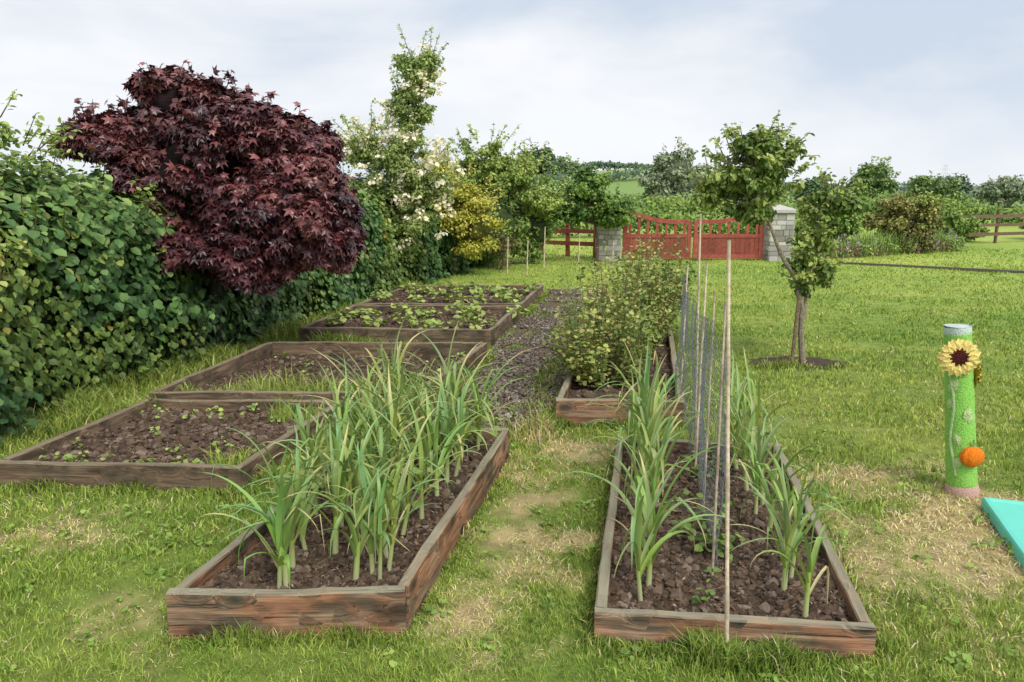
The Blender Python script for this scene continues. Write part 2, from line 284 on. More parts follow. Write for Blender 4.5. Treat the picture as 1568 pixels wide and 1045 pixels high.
def raised_bed(key, mat, top=.2, th=.045, zs=.13, nst=2500, ss=(.006, .02), chips=0):
    b = [np.array(p, float) for p in beds[key]]; e = empty('raised_bed'); c = sum(b) / 4
    ax = nrm(b[1] - b[0]); 
    board('front_board', b[0], b[1], -.03, top, th, mat, e); board('back_board', b[3], b[2], -.03, top - .003, th, mat, e)
    for nm, i, j, s in (('left_board', 0, 3, 1), ('right_board', 1, 2, -1)):
        dr = nrm(b[j] - b[i]); o = ax * s * th / 2; board(nm, b[i] + dr * (th / 2 + .002) + o, b[j] - dr * (th / 2 + .002) + o, -.03, top - .004 + rs.uniform(-.004, .003), th, mat, e, rs.normal(0, .008))
    inn = [p + (c - p) / np.linalg.norm(c - p) * th * .6 for p in b]
    zf = lambda p: zs + .014 * nz(p, 2.5, 61) + .008 * nz(p, 8, 62)
    sheet('soil', inn, zf, A(.095, .064, .044), M_soil, 90, e)
    g = Geo(); q = rnd_in([p + (c - p) * .04 for p in inn], nst); s = rs.uniform(ss[0], ss[1], nst) * (rs.rand(nst) ** 2.2 * 1.5 + .22)
    stones(g, q[:, 0], q[:, 1], zf(q) + s * .15, s, soilpal, .7)
    if chips:
        q = rnd_in([p + (c - p) * .05 for p in inn], chips); s = rs.uniform(.006, .018, chips); R = frames(nrm(rs.randn(chips, 3) * .35 + A(0, 0, 1)), rs.randn(chips, 3))
        V, F = inst(DV * A(.4, 1, 1), DF, np.c_[q, zf(q) + .01], R, s * 1.5); cc = np.array([(.3, .23, .16), (.2, .14, .09), (.4, .34, .27), (.22, .14, .08), (.36, .16, .08)])[rs.randint(0, 5, chips)] * rs.uniform(.6, 1.2, chips)[:, None]; g.add(V, F, np.repeat(cc, 4, 0))
    g.build('clods', [M_stone], False, e); return e, zf
raised_bed('A', W_front, .2, nst=7000, chips=1500); raised_bed('H', W_front, .125, nst=7500, chips=1700, zs=.07)
raised_bed('C', W_old, .16, .05, .08, 5000, (.007, .024), 900); raised_bed('D', W_old, .2, .05, .07, 5000, (.007, .024), 900)
raised_bed('E', W_old, .2, .05, .12, 2000, (.01, .028), 300); raised_bed('F', W_old, .2, .05, .12, 2000, (.01, .028), 300); raised_bed('G', W_front, .2, .05, .12, 1800, (.01, .03), 500)
# ---------------------------------------------------------------- leeks
def ribbon(g, pts, wid, side, col, fold=.35):
    P = np.asarray(pts); n = len(P); T = nrm(np.gradient(P, axis=0)); S = nrm(side - (T * side).sum(1, keepdims=True) * T); U = np.cross(S, T); 
    U = U * np.sign(U[:, 2:3] + 1e-6); w = wid[:, None]
    V = np.stack([P - S * w / 2 + U * w * fold * .5, P, P + S * w / 2 + U * w * fold * .5], 1).reshape(-1, 3); F = []
    for i in range(n - 1):
        for j in (0, 1): F.append((i * 3 + j, i * 3 + j + 1, i * 3 + j + 4, i * 3 + j + 3))
    g.add(V, F, np.repeat(col, 3, 0), 0)
def leek(px, py, pz, H, yellow=.4):
    g = Geo(); r0 = rs.uniform(.008, .0125); hs_ = H * rs.uniform(.28, .42); lx, ly = rs.normal(0, .08, 2) 
    zz = np.linspace(-.02, hs_, 7); k = np.linspace(0, 1, 7)
    P = np.c_[lx * k * hs_, ly * k * hs_, zz]; rad = r0 * (1.2 - .35 * k)
    V, F = tube(P, rad, 8); c0 = A(.68, .69, .42); c1 = A(.42, .56, .12); kk = np.repeat(np.clip(k * 1.4, 0, 1), 8)[:, None]; g.add(V, F, c0 * (1 - kk) + c1 * kk)
    phi = rs.uniform(0, pi); nl = rs.randint(7, 10); hue = rs.uniform(.9, 1.25)
    for i in range(nl):
        f = i / (nl - 1); az = phi + (i % 2) * pi + rs.normal(0, .5); st = hs_ * (.4 + .6 * f); L_ = H * rs.uniform(.62, 1.0) * (.8 + .3 * math.sin(pi * (.15 + .75 * f)))
        el0 = math.radians(60 + 25 * f + rs.normal(0, 6)); bend = math.radians(rs.uniform(70, 190) * (1 - .6 * f)); pw = rs.uniform(1.2, 2.6)
        m = 13; s = np.linspace(0, 1, m); el = el0 - bend * s ** pw
        if rs.rand() < .38: kx = rs.uniform(.35, .8); el = el - np.where(s > kx, math.radians(rs.uniform(50, 120)), 0)
        el = np.maximum(el, -1.5)
        az2 = az + rs.normal(0, .6) * s ** 2; dx = np.cos(el) * np.cos(az2); dy = np.cos(el) * np.sin(az2); dz = np.sin(el); dl = L_ / (m - 1)
        p0 = A(lx * st, ly * st, st); Pp = p0 + np.r_[[A(0, 0, 0)], np.cumsum(np.c_[dx, dy, dz][:-1] * dl, 0)]; Pp[:, 2] = np.maximum(Pp[:, 2], .01)
        Wd = rs.uniform(.015, .029); wid = Wd * np.clip(np.minimum(.75 + s * 1.2, 1.1) * (1 - s ** 1.8) ** .9, .04, 1.2)
        base = A(.40, .55, .12) * (1 - s[:, None] ** .5) + A(.21, .37, .12) * s[:, None] ** .5; base = base * rs.uniform(.75, 1.25) * A(hue * rs.uniform(.9, 1.15), 1, rs.uniform(.7, 1.4))
        if rs.rand() < yellow: e = np.clip((s - rs.uniform(.55, .9)) * 6, 0, 1)[:, None]; base = base * (1 - e) + A(.68, .58, .27) * e
        if i == 0 and rs.rand() < yellow * 1.5: base = np.tile(A(.66, .58, .31), (m, 1)) * rs.uniform(.7, 1.1); wid *= .5
        ribbon(g, Pp, wid, A(-math.sin(az), math.cos(az), 0), base, rs.uniform(.3, .8))
    ob = g.build('leek_plant', [M_leek], True); ob.location = (px, py, pz)
def bl(key, u, v):
    P = np.array(beds[key], float); return P[0] * (1 - u) * (1 - v) + P[1] * u * (1 - v) + P[2] * u * v + P[3] * (1 - u) * v
for v, us in [(.07, (.4, .45, .76)), (.1, (.83, .88)), (.15, (.36, .9)), (.2, (.52, .8)), (.24, (.3, .36)), (.28, (.18, .62, .84)), (.33, (.42, .5)), (.38, (.22, .64, .86)), (.43, (.4, .52, .14)), (.47, (.7, .3)), (.51, (.2, .58, .86)), (.56, (.34, .45, .72)), (.61, (.15, .52, .86)), (.65, (.32, .66, .9)), (.69, (.2, .45, .78)), (.74, (.34, .58, .9)), (.78, (.14, .7)), (.82, (.26, .5, .84)), (.87, (.16, .4, .64, .92)), (.92, (.28, .5, .76)), (.96, (.2, .62, .88))]:
    for u in us:
        q = bl('A', u * .9 + .02 + rs.normal(0, .014), v + rs.normal(0, .012)); leek(q[0], q[1], .13, rs.uniform(.46, .56) + .16 * v)
for u, v, H in [(.17, .09, .56), (.2, .14, .54), (.2, .26, .62), (.16, .36, .58), (.2, .45, .6), (.24, .55, .62), (.16, .62, .62), (.2, .7, .7), (.24, .78, .66), (.2, .85, .72), (.16, .92, .7), (.24, .96, .7), (.12, .8, .6), (.78, .05, .54), (.74, .16, .58), (.78, .2, .5), (.8, .34, .46), (.76, .42, .52), (.72, .5, .56), (.78, .58, .54), (.72, .66, .54), (.76, .74, .56), (.7, .82, .54), (.78, .88, .6), (.72, .96, .62), (.66, .92, .58)]:
    q = bl('H', u, v); leek(q[0], q[1], .07, H)
# ---------------------------------------------------------------- generic leafy things
def palcol(pal, n, cl=None):
    pal = np.array(pal, float); w = rs.rand(n, 1) if cl is None else np.clip(cl[:, None] + rs.normal(0, .22, (n, 1)), 0, 1)
    i = w * (len(pal) - 1); lo = np.floor(i).astype(int).clip(0, len(pal) - 2); f = i - lo
    return (pal[lo[:, 0]] * (1 - f) + pal[lo[:, 0] + 1] * f) * rs.uniform(.75, 1.25, (n, 1))
def leafball(g, c, rad, n, ls, pal, tmpl=(OV, OF), mat=1, shell=.45, droop=.4, upb=.5, cl=None):
    d = nrm(rs.randn(n, 3)); rr = (shell + (1 - shell) * rs.rand(n)) ** .7; P = c + d * rr[:, None] * rad * (1 + .35 * nz(d * 1.0, .9, rs.randint(99)))[:, None]
    nn = nrm(d * .8 + A(0, 0, upb) + rs.randn(n, 3) * .45); yh = d * .7 + A(0, 0, -droop) + rs.randn(n, 3) * .6
    V, F = inst(tmpl[0], tmpl[1], P, frames(nn, yh), ls * rs.uniform(.6, 1.25, n)); k = len(tmpl[0]); g.add(V, F, np.repeat(palcol(pal, n, None if cl is None else np.full(n, cl)), k, 0), mat)
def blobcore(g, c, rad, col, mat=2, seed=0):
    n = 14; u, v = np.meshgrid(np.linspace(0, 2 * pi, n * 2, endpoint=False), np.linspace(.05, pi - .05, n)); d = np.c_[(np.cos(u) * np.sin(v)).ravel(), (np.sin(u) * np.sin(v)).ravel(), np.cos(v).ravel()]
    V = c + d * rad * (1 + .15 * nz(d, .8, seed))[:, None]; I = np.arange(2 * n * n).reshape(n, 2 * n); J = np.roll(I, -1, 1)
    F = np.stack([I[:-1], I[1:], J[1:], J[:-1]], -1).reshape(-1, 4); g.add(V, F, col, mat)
def tree(name, base, ells, nclump, cr, nl, ls, pal, tmpl=(OV, OF), trunk=None, tr=.05, core=.0, bark=A(.12, .09, .065), leafm=None, droop=.4, shell=.3, corecol=A(.02, .03, .01), flowers=None, clshell=.55, sprig=None, flat=.8):
    g = Geo(); base = np.array(base, float)
    if trunk is None: trunk = [base, (base + np.array(ells[0][0])) / 2 + rs.randn(3) * .03, np.array(ells[0][0])]
    tp = np.array(trunk, float); k = np.linspace(0, 1, len(tp)); V, F = tube(tp, tr * (1 - .75 * k), 8); g.add(V, F, bark, 0)
    wts = np.array([np.prod(e[1]) ** .6 for e in ells]); wts = wts / wts.sum(); tl = tp[len(tp) // 3:]
    for ei, (c, rd) in enumerate(ells):
        c = np.array(c, float); rd = np.array(rd, float); m = max(3, int(nclump * wts[ei]))
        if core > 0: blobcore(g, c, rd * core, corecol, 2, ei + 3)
        for j in range(m):
            d = nrm(rs.randn(3)); q = c + d * rd * (clshell + (1 - clshell) * rs.rand()) * .88
            r = cr * rs.uniform(.5, 1.45)
            if core == 0 or rs.rand() < .3:
                sc_ = np.linalg.norm(tl - q, axis=1) + 2 * np.maximum(tl[:, 2] - q[2] + .1 * rd[2], 0); t0 = tl[np.argmin(sc_)]
                mid = (t0 + q) / 2 + rs.randn(3) * .06 * np.linalg.norm(q - t0) + A(0, 0, .04); tt = np.linspace(0, 1, 6)[:, None]
                B = t0 * (1 - tt) ** 2 + 2 * mid * tt * (1 - tt) + q * tt ** 2; V, F = tube(B, tr * .26 * (1 - .8 * tt[:, 0]), 5); g.add(V, F, bark, 0)
            ax3 = A(r * rs.uniform(.8, 1.5), r * rs.uniform(.8, 1.3), r * flat * rs.uniform(.6, 1.2))
            leafball(g, q, ax3, int(nl / m * (r / cr) ** 2 * .8) + 3, ls, pal, tmpl, 1, shell, droop, .5, np.clip(.5 + .28 * rs.randn(), 0, 1))
        if flowers:
            for _ in range(max(2, int(flowers[1] * wts[ei]))):
                d = nrm(rs.randn(3)); fp = c + d * rd * rs.uniform(.75, 1.15); fs = flowers[2] * rs.uniform(.6, 1.3); leafball(g, fp, A(1.2, 1.2, .7) * fs, 16, fs * .8, [tuple(np.array(flowers[0]) * .85), flowers[0]], tmpl=(RV, OF), mat=1, upb=.8)
        if sprig:
            for j in range(max(1, int(sprig[0] * wts[ei]))):
                d = nrm(rs.randn(3)); 
                if d[2] < -.3: d[2] *= -1
                p0 = c + d * rd * .8; dr = nrm(d + A(0, 0, .45) + rs.randn(3) * .35); Ls = sprig[1] * rs.uniform(.5, 1.3); p1 = p0 + dr * Ls; V, F = tube(np.linspace(p0, p1, 4), [.006, .005, .004, .002], 4); g.add(V, F, bark, 0)
                m2 = int(Ls / ls * 3.2) + 3; tt = rs.rand(m2, 1) ** .8; V, F = inst(tmpl[0], tmpl[1], p0 + (p1 - p0) * tt + rs.randn(m2, 3) * ls * .2, frames(rs.randn(m2, 3) * .5 + A(0, -.3, .9), dr * .5 + rs.randn(m2, 3) * .7 - A(0, 0, droop * .6)), ls * rs.uniform(.6, 1.15, m2)); g.add(V, F, np.repeat(palcol(pal, m2, np.full(m2, rs.uniform(.4, 1))), len(tmpl[0]), 0), 1)
    return g.build(name, [M_bark, leafm or M_leaf, M_core])
GR_D = [(.05, .10, .03), (.08, .16, .04), (.13, .23, .055)]
GR_M = [(.11, .19, .045), (.18, .28, .06), (.29, .39, .09)]
GR_L = [(.19, .29, .07), (.30, .41, .09), (.44, .52, .14)]
GR_Y = [(.34, .38, .05), (.52, .50, .08), (.7, .65, .14)]
GR_G = [(.18, .23, .12), (.26, .32, .17), (.35, .4, .24)]
def hedge():
    seg = np.r_[0, np.cumsum(np.linalg.norm(np.diff(hp, axis=0), axis=1))]; LT = seg[-1]
    def surf(s, q, off):
        b = np.c_[np.interp(s, seg, hp[:, 0]), np.interp(s, seg, hp[:, 1])]; b2 = np.c_[np.interp(s + .05, seg, hp[:, 0]), np.interp(s + .05, seg, hp[:, 1])]; b1 = np.c_[np.interp(s - .05, seg, hp[:, 0]), np.interp(s - .05, seg, hp[:, 1])]
        T = nrm(b2 - b1); Nn = np.c_[T[:, 1], -T[:, 0]]; H = np.interp(s, [0, 2, 5, 8, 12, 17], [1.95, 1.95, 1.75, 1.6, 1.75, 1.6]) + .12 * nz(np.c_[s, s * 0], .35, 70); W = 1.5
        a = np.clip(q / .55, 0, 1); tq = np.clip((q - .55) / .45, 0, 1)
        o = -.12 * a - .25 * a ** 4 - tq * W; zz = H * (a - .08 * a ** 4) + .18 * np.sin(tq * pi) * (tq > 0)
        nout = np.clip(1 - tq * 1.6, 0, 1) * np.where(q < .55, 1 - .5 * a ** 4, .5); nup = np.where(q < .55, .15 + .6 * a ** 4, 1.)
        N3 = nrm(np.c_[Nn * nout[:, None], nup]); P = np.c_[b + Nn * o[:, None], zz]; lump = .18 * nz(P, .7, 71) + .09 * nz(P, 2.2, 72)
        return P + N3 * (lump + off)[:, None], N3
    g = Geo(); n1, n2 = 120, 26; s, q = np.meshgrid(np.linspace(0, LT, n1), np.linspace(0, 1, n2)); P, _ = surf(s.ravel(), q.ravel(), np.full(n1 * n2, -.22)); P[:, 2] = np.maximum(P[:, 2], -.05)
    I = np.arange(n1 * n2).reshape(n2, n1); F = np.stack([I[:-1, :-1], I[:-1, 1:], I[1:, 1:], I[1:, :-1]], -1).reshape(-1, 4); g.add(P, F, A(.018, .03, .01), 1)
    n = 64000; s = rs.beta(1.15, 1.35, n) * LT; q = rs.rand(n) ** .85; off = -.19 + .24 * rs.rand(n) ** .8 + .06 * rs.randn(n); P, N3 = surf(s, q, off)
    nn = nrm(N3 + A(0, 0, .4) + rs.randn(n, 3) * .42); yh = A(0, 0, -.9) + N3 * .5 + rs.randn(n, 3) * .5
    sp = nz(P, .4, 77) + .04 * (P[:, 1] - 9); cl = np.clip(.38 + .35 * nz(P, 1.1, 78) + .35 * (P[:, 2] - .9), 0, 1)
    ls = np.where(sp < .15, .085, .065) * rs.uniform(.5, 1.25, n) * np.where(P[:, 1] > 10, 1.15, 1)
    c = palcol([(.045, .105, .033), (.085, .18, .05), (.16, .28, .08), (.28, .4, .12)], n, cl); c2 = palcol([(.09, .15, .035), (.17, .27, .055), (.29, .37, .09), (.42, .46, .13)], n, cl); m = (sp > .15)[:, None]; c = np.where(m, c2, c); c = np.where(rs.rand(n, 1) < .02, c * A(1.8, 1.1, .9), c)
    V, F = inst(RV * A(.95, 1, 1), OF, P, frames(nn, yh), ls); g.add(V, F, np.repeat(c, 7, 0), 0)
    for k in range(170):
        s0 = np.array([rs.uniform(0, LT * .9)]); q0 = np.array([rs.uniform(.3, .85)]); P, N3 = surf(s0, q0, np.array([0.])); p = P[0]; hh = rs.uniform(.1, .34); tp = p + N3[0] * hh * .5 + A(rs.normal(0, .06), rs.normal(0, .06), hh * .8)
        V, F = tube(np.linspace(p - A(0, 0, .1), tp, 4), [.006, .005, .004, .002], 4); g.add(V, F, A(.12, .1, .05), 0); m = int(hh * 60); tt = rs.rand(m, 1); PP = p + (tp - p) * tt
        V, F = inst(RV, OF, PP, frames(rs.randn(m, 3) * .5 + A(0, 0, 1), rs.randn(m, 3) + A(0, 0, .3)), .055 * rs.uniform(.5, 1.1, m)); g.add(V, F, np.repeat(palcol(GR_L, m), 7, 0), 0)
    g.build('hedge', [M_leaf, M_core])
hedge()
tree('hazel_shoots', (-4.2, 6.2, 1.5), [((-4.05, 6.1, 1.95), (.5, .4, .16)), ((-3.95, 6.0, 2.12), (.05, .05, .16))], 14, .09, 240, .055, GR_L, tr=.01, sprig=(14, .3))
MP = [(.034, .012, .016), (.066, .02, .026), (.125, .036, .04), (.22, .075, .07)]
tree('copper_maple_tree', (-3.05, 7.7, 0), [((-2.95, 7.6, 1.88), (1.0, .95, .68)), ((-2.2, 7.4, 1.45), (.7, .7, .5)), ((-3.7, 7.6, 2.12), (.4, .5, .34)), ((-3.3, 7.6, 2.5), (.28, .4, .34)), ((-2.45, 7.6, 2.2), (.5, .5, .34)), ((-2.7, 7.35, 1.15), (.7, .6, .38)), ((-1.78, 7.4, 1.25), (.33, .45, .32)), ((-2.85, 7.6, 2.5), (.2, .3, .22)), ((-4.0, 7.5, 2.25), (.22, .3, .16)), ((-2.1, 7.5, 2.1), (.24, .3, .24)), ((-2.0, 7.5, 1.72), (.42, .5, .36)), ((-3.5, 7.6, 1.5), (.45, .5, .4))],
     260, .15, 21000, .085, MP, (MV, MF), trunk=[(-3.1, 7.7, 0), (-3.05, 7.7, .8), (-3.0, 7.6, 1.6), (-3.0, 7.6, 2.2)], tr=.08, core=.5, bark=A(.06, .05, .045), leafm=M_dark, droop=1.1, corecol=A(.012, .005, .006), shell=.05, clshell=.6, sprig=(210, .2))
tree('rambling_rose_tree', (-2.35, 13.2, 0), [((-2.05, 13, 2.25), (.85, .6, .66)), ((-1.75, 13, 2.95), (.44, .4, .5)), ((-1.52, 13, 3.55), (.38, .3, .5)), ((-2.5, 13, 2.45), (.42, .4, .4)), ((-1.4, 13, 1.85), (.5, .4, .6)), ((-1.9, 13., 1.3), (.8, .5, .7))],
     150, .13, 7600, .058, [(.22, .31, .09), (.33, .43, .12), (.48, .55, .2)], tr=.04, flowers=((1., .93, .68), 150, .085), droop=.6, trunk=[(-2.35, 13.2, 0), (-2.3, 13.1, 1.2), (-1.95, 13, 2.2), (-1.7, 13, 2.9), (-1.5, 13, 3.5)], shell=0., clshell=.2, sprig=(110, .38))
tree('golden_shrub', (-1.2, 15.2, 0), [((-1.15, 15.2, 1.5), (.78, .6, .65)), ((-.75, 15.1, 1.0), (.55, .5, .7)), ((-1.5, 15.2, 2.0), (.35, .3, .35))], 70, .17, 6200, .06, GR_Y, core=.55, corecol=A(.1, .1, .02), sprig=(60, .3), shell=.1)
tree('plum_tree', (-.7, 17.2, 0), [((-.6, 17, 2.3), (.75, .6, .6)), ((.15, 17, 1.9), (.75, .6, .55)), ((-1.2, 17, 1.7), (.5, .5, .5)), ((.55, 17.2, 1.4), (.6, .5, .5))], 90, .18, 4800, .08, GR_L, tr=.05, droop=.5, sprig=(70, .45), shell=0, clshell=.3)
tree('hedge_end_shrub', (-.6, 17.0, 0), [((-.5, 16.6, .9), (.9, .6, .9)), ((.3, 17.6, .75), (.75, .6, .75))], 60, .22, 4600, .08, GR_M, core=.65, corecol=A(.04, .06, .02), sprig=(40, .3), shell=.1)
tree('rose_bush', (-.25, 16.0, 0), [((-.2, 16.0, .5), (.35, .35, .45))], 14, .16, 900, .05, [(.12, .09, .05), (.2, .2, .07), (.3, .19, .11)], tr=.02)
tree('apple_tree', (2.0, 17.8, 0), [((1.8, 17.8, 1.35), (.78, .6, .5)), ((2.35, 17.8, 1.2), (.42, .4, .33)), ((1.8, 17.7, 1.85), (.32, .3, .3)), ((1.3, 17.8, 1.2), (.35, .3, .35))], 54, .2, 4200, .085, [(.07, .15, .03), (.14, .25, .045), (.23, .36, .07)], tr=.05, trunk=[(2.0, 17.8, 0), (2.02, 17.8, .5), (1.95, 17.8, .9), (1.9, 17.8, 1.3)], sprig=(40, .35), shell=.1)
PR = [(.09, .155, .035), (.16, .25, .05), (.27, .37, .08), (.4, .47, .12)]
tree('pear_tree', (2.9, 7.3, 0), [((2.28, 7.25, 1.86), (.5, .42, .36)), ((1.98, 7.25, 1.7), (.24, .25, .3)), ((2.55, 7.3, 2.04), (.22, .25, .24)), ((2.3, 7.25, 2.12), (.3, .25, .14)), ((2.3, 7.25, 1.5), (.18, .2, .14))],
     120, .065, 2700, .056, PR, tr=.034, bark=A(.28, .24, .17), droop=.9, trunk=[(2.9, 7.3, -.02), (2.86, 7.3, .3), (2.85, 7.3, .55), (2.76, 7.29, .85), (2.6, 7.28, 1.08), (2.5, 7.27, 1.3), (2.38, 7.26, 1.55), (2.32, 7.25, 1.8)], shell=0, clshell=.3, sprig=(80, .17))
tree('pear_tree', (2.93, 7.33, 0), [((2.93, 7.33, 1.1), (.2, .2, .42)), ((3.0, 7.33, 1.55), (.26, .2, .26)), ((2.82, 7.3, .85), (.13, .1, .22)), ((3.2, 7.33, 1.6), (.15, .15, .15)), ((3.05, 7.33, .9), (.16, .1, .2))],
     56, .06, 1000, .055, PR, tr=.024, bark=A(.28, .24, .17), droop=.9, trunk=[(2.88, 7.31, .45), (2.9, 7.32, .75), (2.94, 7.33, 1.1), (2.96, 7.33, 1.4), (2.97, 7.33, 1.6)], shell=0, clshell=.3, sprig=(44, .15))
g = Geo(); V, F = tube([(2.76, 7.22, -.02), (2.78, 7.24, .35), (2.8, 7.26, .68)], .02, 8); g.add(V, F, A(.22, .16, .1)); g.build('tree_stake', [M_bark])
for c, r, hh in [((.74, 6.1), .48, .92), ((1.02, 6.9), .56, 1.12), ((1.34, 7.7), .54, 1.22), ((1.62, 8.7), .5, 1.15)]:
    g = Geo()
    for k in range(66):
        a = rs.uniform(0, 2 * pi); rr = r * math.sqrt(rs.rand()) * 1.0; H = hh * rs.uniform(.5, 1.15) * (1 - .25 * (rr / r) ** 2); b = A(c[0] + rr * .3 * math.cos(a), c[1] + rr * .3 * math.sin(a), .1); tpt = A(c[0] + rr * math.cos(a), c[1] + rr * math.sin(a), H)
        mid = (b + tpt) / 2 + A(math.cos(a), math.sin(a), 0) * rr * .25; tt = np.linspace(0, 1, 7)[:, None]; B = b * (1 - tt) ** 2 + 2 * mid * tt * (1 - tt) + tpt * tt ** 2
        V, F = tube(B, .0045 * (1.3 - tt[:, 0]), 4); g.add(V, F, A(.22, .14, .08), 0); m = 54; q = rs.uniform(.15, 1.02, m)[:, None]; PP = b * (1 - q) ** 2 + 2 * mid * q * (1 - q) + tpt * q ** 2 + rs.randn(m, 3) * .028
        V, F = inst(RV, OF, PP, frames(rs.randn(m, 3) * .5 + A(0, 0, 1), rs.randn(m, 3)), rs.uniform(.018, .048, m)); g.add(V, F, np.repeat(palcol([(.12, .19, .05), (.22, .31, .065), (.36, .44, .1), (.5, .46, .15)], m, np.full(m, rs.uniform(.05, .95))), 7, 0), 1)
    g.build('currant_bush', [M_bark, M_leaf])
def lowplant(g, x, y, z, r, h, n, ls, pal, tm=(RV, OF)):
    a = rs.uniform(0, 2 * pi, n); rr = r * np.sqrt(rs.rand(n)); P = np.c_[x + rr * np.cos(a), y + rr * np.sin(a), z + h * (1 - (rr / r) ** 2 * .6) * rs.uniform(.4, 1, n)]
    V, F = inst(tm[0], tm[1], P, frames(rs.randn(n, 3) * .4 + A(0, 0, 1), np.c_[np.cos(a), np.sin(a), a * 0] + rs.randn(n, 3) * .4), ls * rs.uniform(.6, 1.2, n)); g.add(V, F, np.repeat(palcol(pal, n), len(tm[0]), 0), 0)
for key in 'EF':
    for row in (.25, .72):
        g = Geo()
        for u in np.arange(.06, .97, .125):
            if rs.rand() < .12: continue
            q = bl(key, u + rs.normal(0, .025), row + rs.normal(0, .06)); lowplant(g, q[0], q[1], .13, rs.uniform(.07, .15), rs.uniform(.1, .24), 30, .08, [(.22, .32, .07), (.34, .45, .1), (.5, .56, .18)])
        g.build('strawberry_row', [M_leaf])
g = Geo()
for k in range(75):
    key = 'C' if k % 2 else 'D'; q = bl(key, rs.uniform(.03, .97), rs.choice([rs.uniform(.03, .15), rs.uniform(.75, .97), rs.uniform(.05, .95)])); lowplant(g, q[0], q[1], .08, rs.uniform(.02, .07), rs.uniform(.03, .12), rs.randint(4, 12), .034, GR_L)
g.build('bed_weeds', [M_leaf])
g = Geo()
for k in range(26):
    v = rs.uniform(.05, .95); q = bl('H', .5 + rs.normal(0, .05), v); lowplant(g, q[0], q[1], .075, rs.uniform(.02, .06), rs.uniform(.05, .15), rs.randint(6, 16), .04, GR_M)
for k in range(34):
    q = bl('A', .5 + rs.normal(0, .2), rs.uniform(.3, .9)); lowplant(g, q[0], q[1], .2, rs.uniform(.03, .07), rs.uniform(.1, .36), rs.randint(6, 12), .055, GR_L)
g.build('potato_seedlings', [M_leaf])
g = Geo(); P = np.concatenate([rnd_in([(-2.66, 5.6), (-1.0, 5.6), (-1.0, 5.85), (-2.6, 5.8)], 1700), rnd_in([(-1.75, 5.1), (-1.34, 5.05), (-1.32, 5.3), (-1.7, 5.33)], 400), rnd_in([(-1.8, 4.1), (-1.6, 4.1), (-1.55, 4.4), (-1.7, 4.4)], 250)])
col, _ = grasscol(P[:, 0], P[:, 1]); blades(g, np.c_[P, np.full(len(P), .07)], rs.uniform(.04, .2, len(P)) * np.clip(1 + .6 * nz(P, 2, 90), .2, 2), np.full(len(P), .006), col, .8); g.build('weed_grass', [M_grass])
g = Geo(); n = 300; P = np.c_[rs.uniform(-2.6, 2.6, n), rs.uniform(2.3, 6, n)]; k = np.ones(n, bool)
for b in beds.values(): k &= ~inside(b, P[:, 0], P[:, 1], .06)
for p in P[k]:
    lowplant(g, p[0], p[1], .012, rs.uniform(.02, .06), .03, rs.randint(5, 12), rs.uniform(.018, .034), [(.14, .25, .04), (.23, .37, .06), (.34, .46, .1)])
g.build('clover_patches', [M_leaf])
# ---------------------------------------------------------------- netting and canes
net_line = A((.86, 2.95), (.95, 3.4), (1.07, 4.15), (1.2, 5.0), (1.4, 6.2))
def cane(name, p, q, r=.0065, col=A(.72, .58, .44)):
    g = Geo(); n = 15; t = np.linspace(0, 1, n)[:, None]; P = np.array(p) * (1 - t) + np.array(q) * t; rad = np.where(np.arange(n) % 4 == 2, r * 1.25, r) * (1.1 - .25 * t[:, 0]); V, F = tube(P, rad, 8)
    c = np.repeat(np.where((np.arange(n) % 4 == 2)[:, None], col * .6, col), 8, 0); g.add(V, F, c); return g.build(name, [M_stone], True)
cane('bamboo_cane', (.79, 2.475, 0), (.74, 2.58, 1.53), .007)
cane('bamboo_cane', (.86, 2.96, .04), (.89, 3.1, 1.24), .0055, A(.5, .4, .3)); cane('bamboo_cane', (.98, 3.6, .04), (1.02, 3.75, 1.2), .0055, A(.55, .44, .33)); cane('bamboo_cane', (1.07, 4.15, .04), (1.09, 4.2, 1.3), .006); cane('bamboo_cane', (1.14, 4.45, .04), (1.09, 4.4, 1.56), .0065); cane('bamboo_cane', (1.3, 5.6, .0), (1.31, 5.6, 1.15))
g = Geo(); a = .03; hx = a * math.sqrt(3) / 2; seg = np.r_[0, np.cumsum(np.linalg.norm(np.diff(net_line, axis=0), axis=1))]; LT = seg[-1]; rows = 31; cols = int(LT / hx); E = []
for j in range(rows):
    for i in range(cols):
        s_, z_ = i * hx + (hx / 2 if j % 2 else 0), j * a
        E += [((s_, z_), (s_, z_ + a * .5)), ((s_, z_ + a * .5), (s_ + hx / 2, z_ + a)), ((s_, z_ + a * .5), (s_ - hx / 2, z_ + a))]
E = np.array(E); 
def to3(u):
    s_, z_ = u[:, 0], u[:, 1]; b = np.c_[np.interp(s_, seg, net_line[:, 0]), np.interp(s_, seg, net_line[:, 1])]; wv = .028 * nz(np.c_[s_, z_], 1.2, 95) + .012 * nz(np.c_[s_, z_], 3.5, 97); return np.c_[b[:, 0] + wv, b[:, 1], .08 + z_ * (1.0 + .09 * nz(np.c_[s_, s_ * 0], .6, 96))]
a0, a1 = to3(E[:, 0]), to3(E[:, 1]); T = nrm(a1 - a0); S = nrm(np.cross(T, np.tile(A(1, .1, .2), (len(T), 1)))); U = np.cross(T, S); rw = .0009
ring = lambda p: [p + S * rw, p - S * rw * .5 + U * rw * .87, p - S * rw * .5 - U * rw * .87]
V = np.stack(ring(a0) + ring(a1), 1).reshape(-1, 3); o = (np.arange(len(T)) * 6)[:, None]; F = np.concatenate([o + np.array(q) for q in ((0, 1, 4, 3), (1, 2, 5, 4), (2, 0, 3, 5))]); g.add(V, F, A(.13, .14, .15)); g.build('wire_netting', [M_stone])
